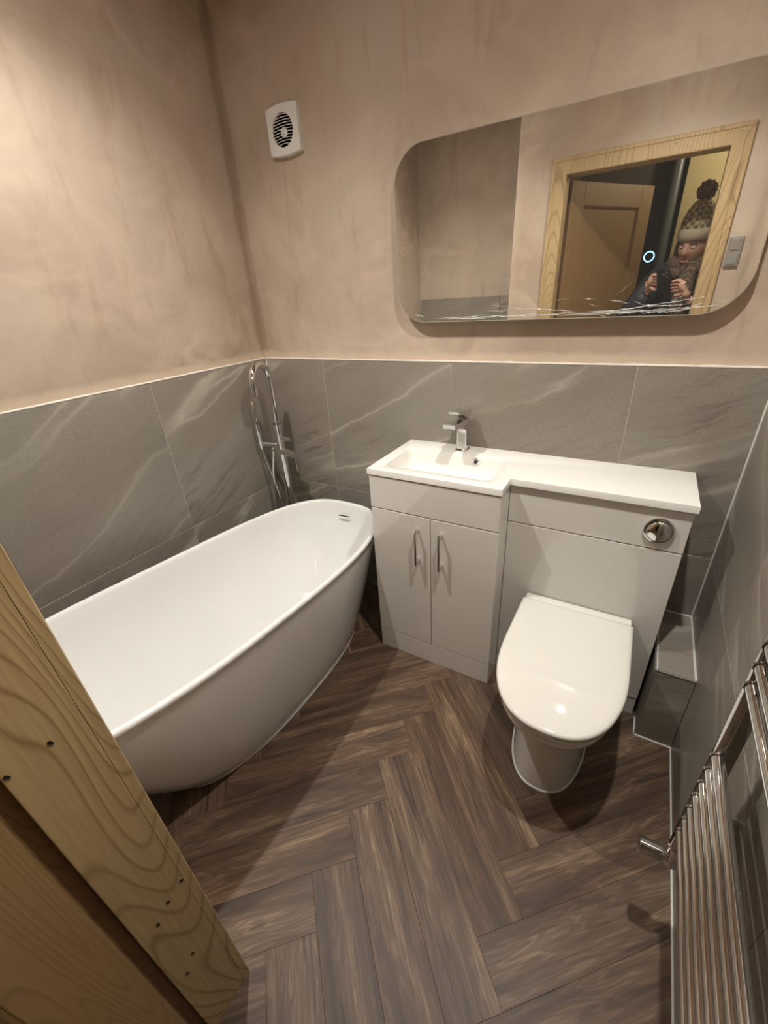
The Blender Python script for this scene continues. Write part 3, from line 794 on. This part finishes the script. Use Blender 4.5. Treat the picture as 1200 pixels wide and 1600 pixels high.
# ------------------------------------------------------------------ downlights, switch
for i, (x, y, e) in enumerate(SPOTS):
    d = thing('ceiling_downlight', ('recessed ceiling downlight above the bath', 'recessed ceiling downlight above the toilet')[i], 'light', (x, y, CEIL), 'ceiling downlights')
    lathe('bezel', [(.031, -.0003), (.045, -.0003), (.045, -.003), (.041, -.007), (.031, -.004)], CHROME, d, hollow=True)
    lathe('lens', [(.001, -.001), (.030, -.001), (.030, -.003), (.001, -.003)], LED, d)
sw = thing('wall_switch', 'grey two-section wall switch to the right of the doorway', 'switch')
box('back_plate', 1.787, 1.842, YF, YF + .010, 1.415, 1.540, STEEL, sw, .002)
box('rocker', 1.796, 1.833, YF + .010, YF + .015, 1.425, 1.468, plain('rocker_grey', (.22, .215, .21), .4), sw, .001)
box('rocker', 1.796, 1.833, YF + .010, YF + .015, 1.485, 1.530, STEEL, sw, .001)

# doorway wall and fittings tilted back to fit the left jamb's image line
PIV = Vector((0, -1.397, 0)); LEAN = Matrix.Translation(PIV) @ Matrix.Rotation(.0125, 4, 'X') @ Matrix.Translation(-PIV)
for o_ in (wf, tf, dr, sw): o_.matrix_basis = LEAN @ o_.matrix_basis
# ------------------------------------------------------------------ person taking the photograph
ps = thing('person', 'person in bobble hat, dark coat and scarf holding a phone in the doorway', 'person')
SKIN = plain('skin', (.46, .26, .19), .5, vary=.08, scale=14)
COAT = plain('black_padded_coat', (.018, .019, .026), .6, vary=.2)
TROU = plain('dark_jeans', (.02, .024, .04), .8, vary=.2)
HAIR = plain('brown_hair', (.05, .028, .016), .5, vary=.4, scale=60)
def skin_mesh(name, verts, edges, radii, mat, parent=ps, sub=2, root=0, scale_y=None):
    me = bpy.data.meshes.new(name); me.from_pydata(verts, edges, []); me.update()
    o = bpy.data.objects.new(name, me); COL.objects.link(o)
    sk = o.modifiers.new('skin', 'SKIN'); sk.use_smooth_shade = True
    for i, v in enumerate(me.skin_vertices[0].data):
        r = radii[i]; v.radius = (r, r) if not isinstance(r, tuple) else r
        v.use_root = (i == root)
    o.modifiers.new('sub', 'SUBSURF').levels = sub; o.modifiers['sub'].render_levels = sub
    dg = bpy.context.evaluated_depsgraph_get(); nm = bpy.data.meshes.new_from_object(o.evaluated_get(dg))
    bpy.data.objects.remove(o); bpy.data.meshes.remove(me)
    for p in nm.polygons: p.use_smooth = True
    return link(name, nm, mat, parent)
HC = Vector((1.665, -1.865, 1.535))           # head centre
shL, shR = Vector((1.500, -1.92, 1.355)), Vector((1.840, -1.99, 1.375))
Rm = co.rotation_euler.to_matrix()
def cp(x, y, z): return CAMP + Rm @ Vector((x, y, z))
HN1, HN2 = cp(-.088 - .045, -.055 - .075, .045), cp(.052 + .045, -.085 - .075, .045)   # wrists near the phone
el1, el2 = Vector((1.370, -1.800, 1.120)), Vector((1.80, -1.83, 1.10))
pel = Vector((1.680, -2.06, .95))
# body: torso, legs, arms, neck in one surface
V = [pel, (1.675, -2.05, 1.10), (1.670, -2.02, 1.25), (1.668, -1.97, 1.37), (1.667, -1.93, 1.43), (1.667, -1.90, 1.475),
     shL + Vector((.05, -.01, .02)), shL, el1, HN1,
     shR + Vector((-.05, .0, .02)), shR, el2, HN2,
     (1.60, -2.06, .88), (1.585, -2.03, .48), (1.575, -2.07, .10), (1.575, -1.97, .045),
     (1.76, -2.06, .88), (1.775, -2.04, .48), (1.785, -2.09, .10), (1.79, -1.99, .045)]
E_ = [(0, 1), (1, 2), (2, 3), (3, 4), (4, 5), (3, 6), (6, 7), (7, 8), (8, 9), (3, 10), (10, 11), (11, 12), (12, 13), (0, 14), (14, 15), (15, 16), (16, 17), (0, 18), (18, 19), (19, 20), (20, 21)]
Rb = [.085, (.125, .10), (.14, .11), (.115, .09), .058, .050, .06, .048, .034, .026, .06, .048, .034, .026, .06, .052, .040, .036, .06, .052, .040, .036]
body = skin_mesh('body', V, E_, Rb, SKIN)
cv = V[:4] + V[6:14]
mp = {0: 0, 1: 1, 2: 2, 3: 3, 6: 4, 7: 5, 8: 6, 9: 7, 10: 8, 11: 9, 12: 10, 13: 11}
ce = [(mp[a], mp[b]) for a, b in E_ if a in mp and b in mp]
cr = [.175, (.165, .14), (.18, .145), (.15, .115), .098, .085, .070, .042, .098, .085, .070, .042]
skin_mesh('coat', cv, ce, cr, COAT)
bm = bmesh.new(); rg = []
for z, ax_, ay_ in ((1.10, .150, .120), (1.04, .172, .145), (.97, .188, .160), (.88, .200, .168), (.78, .208, .172), (.772, .204, .168), (.78, .196, .160), (.90, .15, .12)):
    rg.append([(1.679 + ax_ * math.cos(2 * PI * k / 32) * (1 + .015 * math.sin(9 * 2 * PI * k / 32)), -2.055 + ay_ * math.sin(2 * PI * k / 32), z) for k in range(32)])
loft(bm, rg); link('coat_hem', finish(bm, smooth=True), COAT, ps)
tv = [(1.680, -2.06, 1.00), (1.680, -2.06, .92), (1.615, -2.06, .80), (1.59, -2.04, .48), (1.577, -2.065, .10), (1.577, -2.065, .075), (1.745, -2.06, .80), (1.77, -2.045, .48), (1.787, -2.085, .10), (1.787, -2.085, .075)]
skin_mesh('trousers', tv, [(0, 1), (1, 2), (2, 3), (3, 4), (4, 5), (1, 6), (6, 7), (7, 8), (8, 9)], [.11, .12, .098, .076, .060, .060, .098, .076, .060, .060], TROU)
for x in (1.575, 1.79):
    bm = bmesh.new(); loft(bm, [[(x + a * sx, -2.02 + b * sy, z) for a, b in [(math.cos(2 * PI * k / 20), math.sin(2 * PI * k / 20)) for k in range(20)]] for sx, sy, z in ((.047, .135, .001), (.050, .14, .02), (.048, .13, .05), (.042, .09, .085), (.04, .06, .12))])
    link('boot', finish(bm, auto=60), COAT, ps)
# head: shaped ellipsoid with face, looking towards the phone (turned left and down in the mirror)
bm = bmesh.new(); bmesh.ops.create_uvsphere(bm, u_segments=48, v_segments=36, radius=1.0)
for v in bm.verts:
    x, y, z = v.co; # face towards +y
    sx, sy, sz = .073, .092, .112
    if z < 0: k = 1 - .30 * (-z) ** 1.4 * (1.0); sx *= k; sy *= 1 - .12 * (-z)
    px, py, pz = x * sx, y * sy, z * sz
    if y > .2:
        f = (y - .2) / .8
        nose = math.exp(-(px / .011) ** 2) * (math.exp(-((pz + .018) / .017) ** 2) * .026 + math.exp(-((pz - .004) / .02) ** 2) * .012)
        eye = -(math.exp(-((abs(px) - .031) / .015) ** 2 - ((pz - .010) / .011) ** 2)) * .011
        brow = math.exp(-((abs(px) - .028) / .022) ** 2 - ((pz - .028) / .008) ** 2) * .004
        lips = math.exp(-(px / .021) ** 2) * (math.exp(-((pz + .052) / .005) ** 2) + math.exp(-((pz + .063) / .005) ** 2)) * .006
        chin = math.exp(-(px / .02) ** 2 - ((pz + .092) / .014) ** 2) * .008
        cheek = math.exp(-((abs(px) - .04) / .018) ** 2 - ((pz + .022) / .02) ** 2) * .004
        py += f * (nose + eye + brow + lips + chin + cheek)
    v.co = (px, py, pz)
head = link('head', finish(bm, smooth=True), SKIN, ps, HC, Euler((math.radians(-14), math.radians(4), math.radians(26))))
for s in (-1, 1):
    bm = bmesh.new(); bmesh.ops.create_uvsphere(bm, u_segments=14, v_segments=10, radius=.0105)
    e = link('eye', finish(bm, smooth=True), plain('eye_white', (.5, .48, .46), .2), head, (s * .031, .0725, .010))
    bm = bmesh.new(); add_lathe(bm, [(.0002, .0), (.0052, 0), (.0045, .0015), (.0002, .002)], 'Y', (0, 0, 0), 14)
    i_ = link('eye', finish(bm), HAIR, head, (s * .029, .0822, .007), (0, 0, PI)); i_.name = 'iris'
    bm = bmesh.new(); bmesh.ops.create_uvsphere(bm, u_segments=14, v_segments=10, radius=1)
    for v in bm.verts: v.co = Vector((v.co.x * .008, v.co.y * .017, v.co.z * .029))
    link('ear', finish(bm, smooth=True), SKIN, head, (s * .073, -.005, -.005))
    tube('eyebrow', [(s * .014, .090, .029), (s * .03, .088, .034), (s * .048, .076, .029)], .0028, HAIR, head, 8)
    bm = bmesh.new(); add_tube(bm, [(s * .070, -.01, .05), (s * .082, -.01, 0), (s * .085, 0, -.06), (s * .080, .02, -.13)], .02, 10, rs=[.018, .022, .022, .010]); link('hair', finish(bm, smooth=True), HAIR, head)
tube('lip', [(-.022, .088, -.057), (-.01, .0945, -.0555), (0, .0955, -.057), (.01, .0945, -.0555), (.022, .088, -.057)], .0042, plain('lip_colour', (.38, .14, .12), .4), head, 8)
# knitted hat: brim band, patterned crown, pompom
KNIT = NT('cream_rib_knit'); kv = KNIT.coord(); wv = KNIT.n('ShaderNodeTexWave'); wv.inputs['Scale'].default_value = 60; KNIT.l(kv, wv.inputs['Vector'])
KNIT.base(KNIT.ramp(wv.outputs['Fac'], [(.2, (.36, .31, .22)), (.8, (.50, .44, .33))])); KNIT.b.inputs['Roughness'].default_value = .9; KNIT.bump(wv.outputs['Fac'], .6, .003)
KN2 = NT('patterned_knit'); kv = KN2.coord(); c_ = KN2.n('ShaderNodeTexChecker'); c_.inputs['Scale'].default_value = 52; KN2.l(kv, c_.inputs['Vector'])
c_.inputs['Color1'].default_value = (.36, .31, .20, 1); c_.inputs['Color2'].default_value = (.13, .12, .075, 1); KN2.base(c_.outputs['Color']); KN2.b.inputs['Roughness'].default_value = .95
bm = bmesh.new(); N = 40
def hring(sx, sy, z, tilt=0): return [(math.cos(2 * PI * k / N) * sx, math.sin(2 * PI * k / N) * sy - .004, z + tilt * math.sin(2 * PI * k / N)) for k in range(N)]
loft(bm, [hring(.078, .095, .030, .012), hring(.086, .104, .033, .012), hring(.090, .108, .060, .010), hring(.087, .104, .092, .008), hring(.080, .097, .094, .008)])
hat = link('hat_brim', finish(bm, smooth=True), KNIT.m, head)
bm = bmesh.new(); loft(bm, [hring(.080, .098, .080), hring(.084, .100, .10), hring(.078, .093, .135), hring(.062, .075, .175), hring(.040, .05, .205), hring(.015, .02, .222)])
link('hat_crown', finish(bm, smooth=True), KN2.m, head)
bm = bmesh.new(); bmesh.ops.create_icosphere(bm, subdivisions=4, radius=.045)
for v in bm.verts: v.co *= random.uniform(.82, 1.12)
link('pompom', finish(bm), plain('brown_pompom', (.11, .07, .045), .95, vary=.5, scale=80), hat, (.0, -.02, .252))
# scarf
SC_ = NT('brown_plaid_scarf'); sv = SC_.coord(); b1 = SC_.n('ShaderNodeTexBrick'); b1.inputs['Scale'].default_value = 22; SC_.l(sv, b1.inputs['Vector'])
b1.inputs['Color1'].default_value = (.10, .055, .035, 1); b1.inputs['Color2'].default_value = (.055, .04, .03, 1); b1.inputs['Mortar'].default_value = (.22, .17, .12, 1)
SC_.base(b1.outputs['Color']); SC_.b.inputs['Roughness'].default_value = .95
bm = bmesh.new()
for r0, z0, ph in ((.098, 1.415, 0), (.088, 1.450, 1.3)):
    add_tube(bm, [(1.667 + r0 * math.cos(a), -1.915 + r0 * .9 * math.sin(a), z0 + .012 * math.sin(2 * a + ph)) for a in [2 * PI * k / 28 for k in range(29)]], .034, 12, False)
add_tube(bm, [(1.665, -1.815, 1.41), (1.660, -1.79, 1.33), (1.652, -1.80, 1.22), (1.650, -1.82, 1.08)], .04, 12, rs=[.035, .045, .045, .03])
link('scarf', finish(bm, smooth=True), SC_.m, ps)

# phone held behind the lens position
Rm = co.rotation_euler.to_matrix()
def cp(x, y, z): return CAMP + Rm @ Vector((x, y, z))
ph = thing('mobile_phone', 'dark mobile phone held up in both hands of the person', 'phone')
bm = bmesh.new(); PZ0, PZ1 = .012, .020
loft(bm, [[cp(x, y, z) for x, y in rrect(-.058 + d, .014 - d, -.130 + d, .016 - d, .010, 5)] for d, z in ((.001, PZ0), (0, PZ0 + .001), (0, PZ1 - .001), (.001, PZ1))])
link('case', finish(bm, auto=35), plain('phone_body', (.012, .012, .016), .15), ph)
bm = bmesh.new()
for x, y in ((0, 0), (0, -.021), (-.018, -.010)):
    n0 = len(bm.verts); add_lathe(bm, [(.0062, 0), (.0075, 0), (.0075, .0022), (.0060, .0022), (.0058, .0008)], 'Z', (0, 0, 0), 20); bm.verts.ensure_lookup_table()
    for v in list(bm.verts)[n0:]: v.co = cp(x + v.co.x, y + v.co.y, PZ0 - .0001 - v.co.z)
link('camera_lens', finish(bm, auto=40), CHROME_D, ph)
# hands: palm and five curled fingers each, in camera-aligned coordinates
def hand(wx, dirv, side, gx, gy):
    """gx,gy: palm centre in phone coordinates; side: +1 thumb to +x"""
    V = []; E = []; R = []
    def add(p, r, link_=None):
        V.append(cp(*p)); R.append(r)
        if link_ is not None: E.append((link_, len(V) - 1))
        return len(V) - 1
    s = side
    w0 = add((gx - s * .045, gy - .075, .045), .024)
    p0 = add((gx - s * .028, gy - .040, .040), (.027, .018), w0)
    p1 = add((gx - s * .012, gy - .010, .036), (.030, .015), p0)
    for k, (off, ln) in enumerate(((-.026, .9), (-.009, 1.0), (.009, .95), (.026, .78))):
        a = add((gx - s * .006, gy + off + .004, .034), .0105, p1)
        b = add((gx + s * .018 * ln, gy + off + .006, .0305), .0088, a)
        c = add((gx + s * .034 * ln, gy + off + .004, .0255), .0080, b)
        add((gx + s * .044 * ln, gy + off + .000, .0225), .0070, c)
    t = add((gx - s * .018, gy - .035, .030), .0115, p0)
    t = add((gx + s * .004, gy - .048, .026), .0100, t)
    add((gx + s * .026, gy - .046, .0245), .0082, t)
    return V, E, R
for args in ((None, None, 1, -.088, -.055), (None, None, -1, .052, -.085)):
    V_, E2, R2 = hand(*args)
    skin_mesh('hand', V_, E2, R2, SKIN, sub=1)
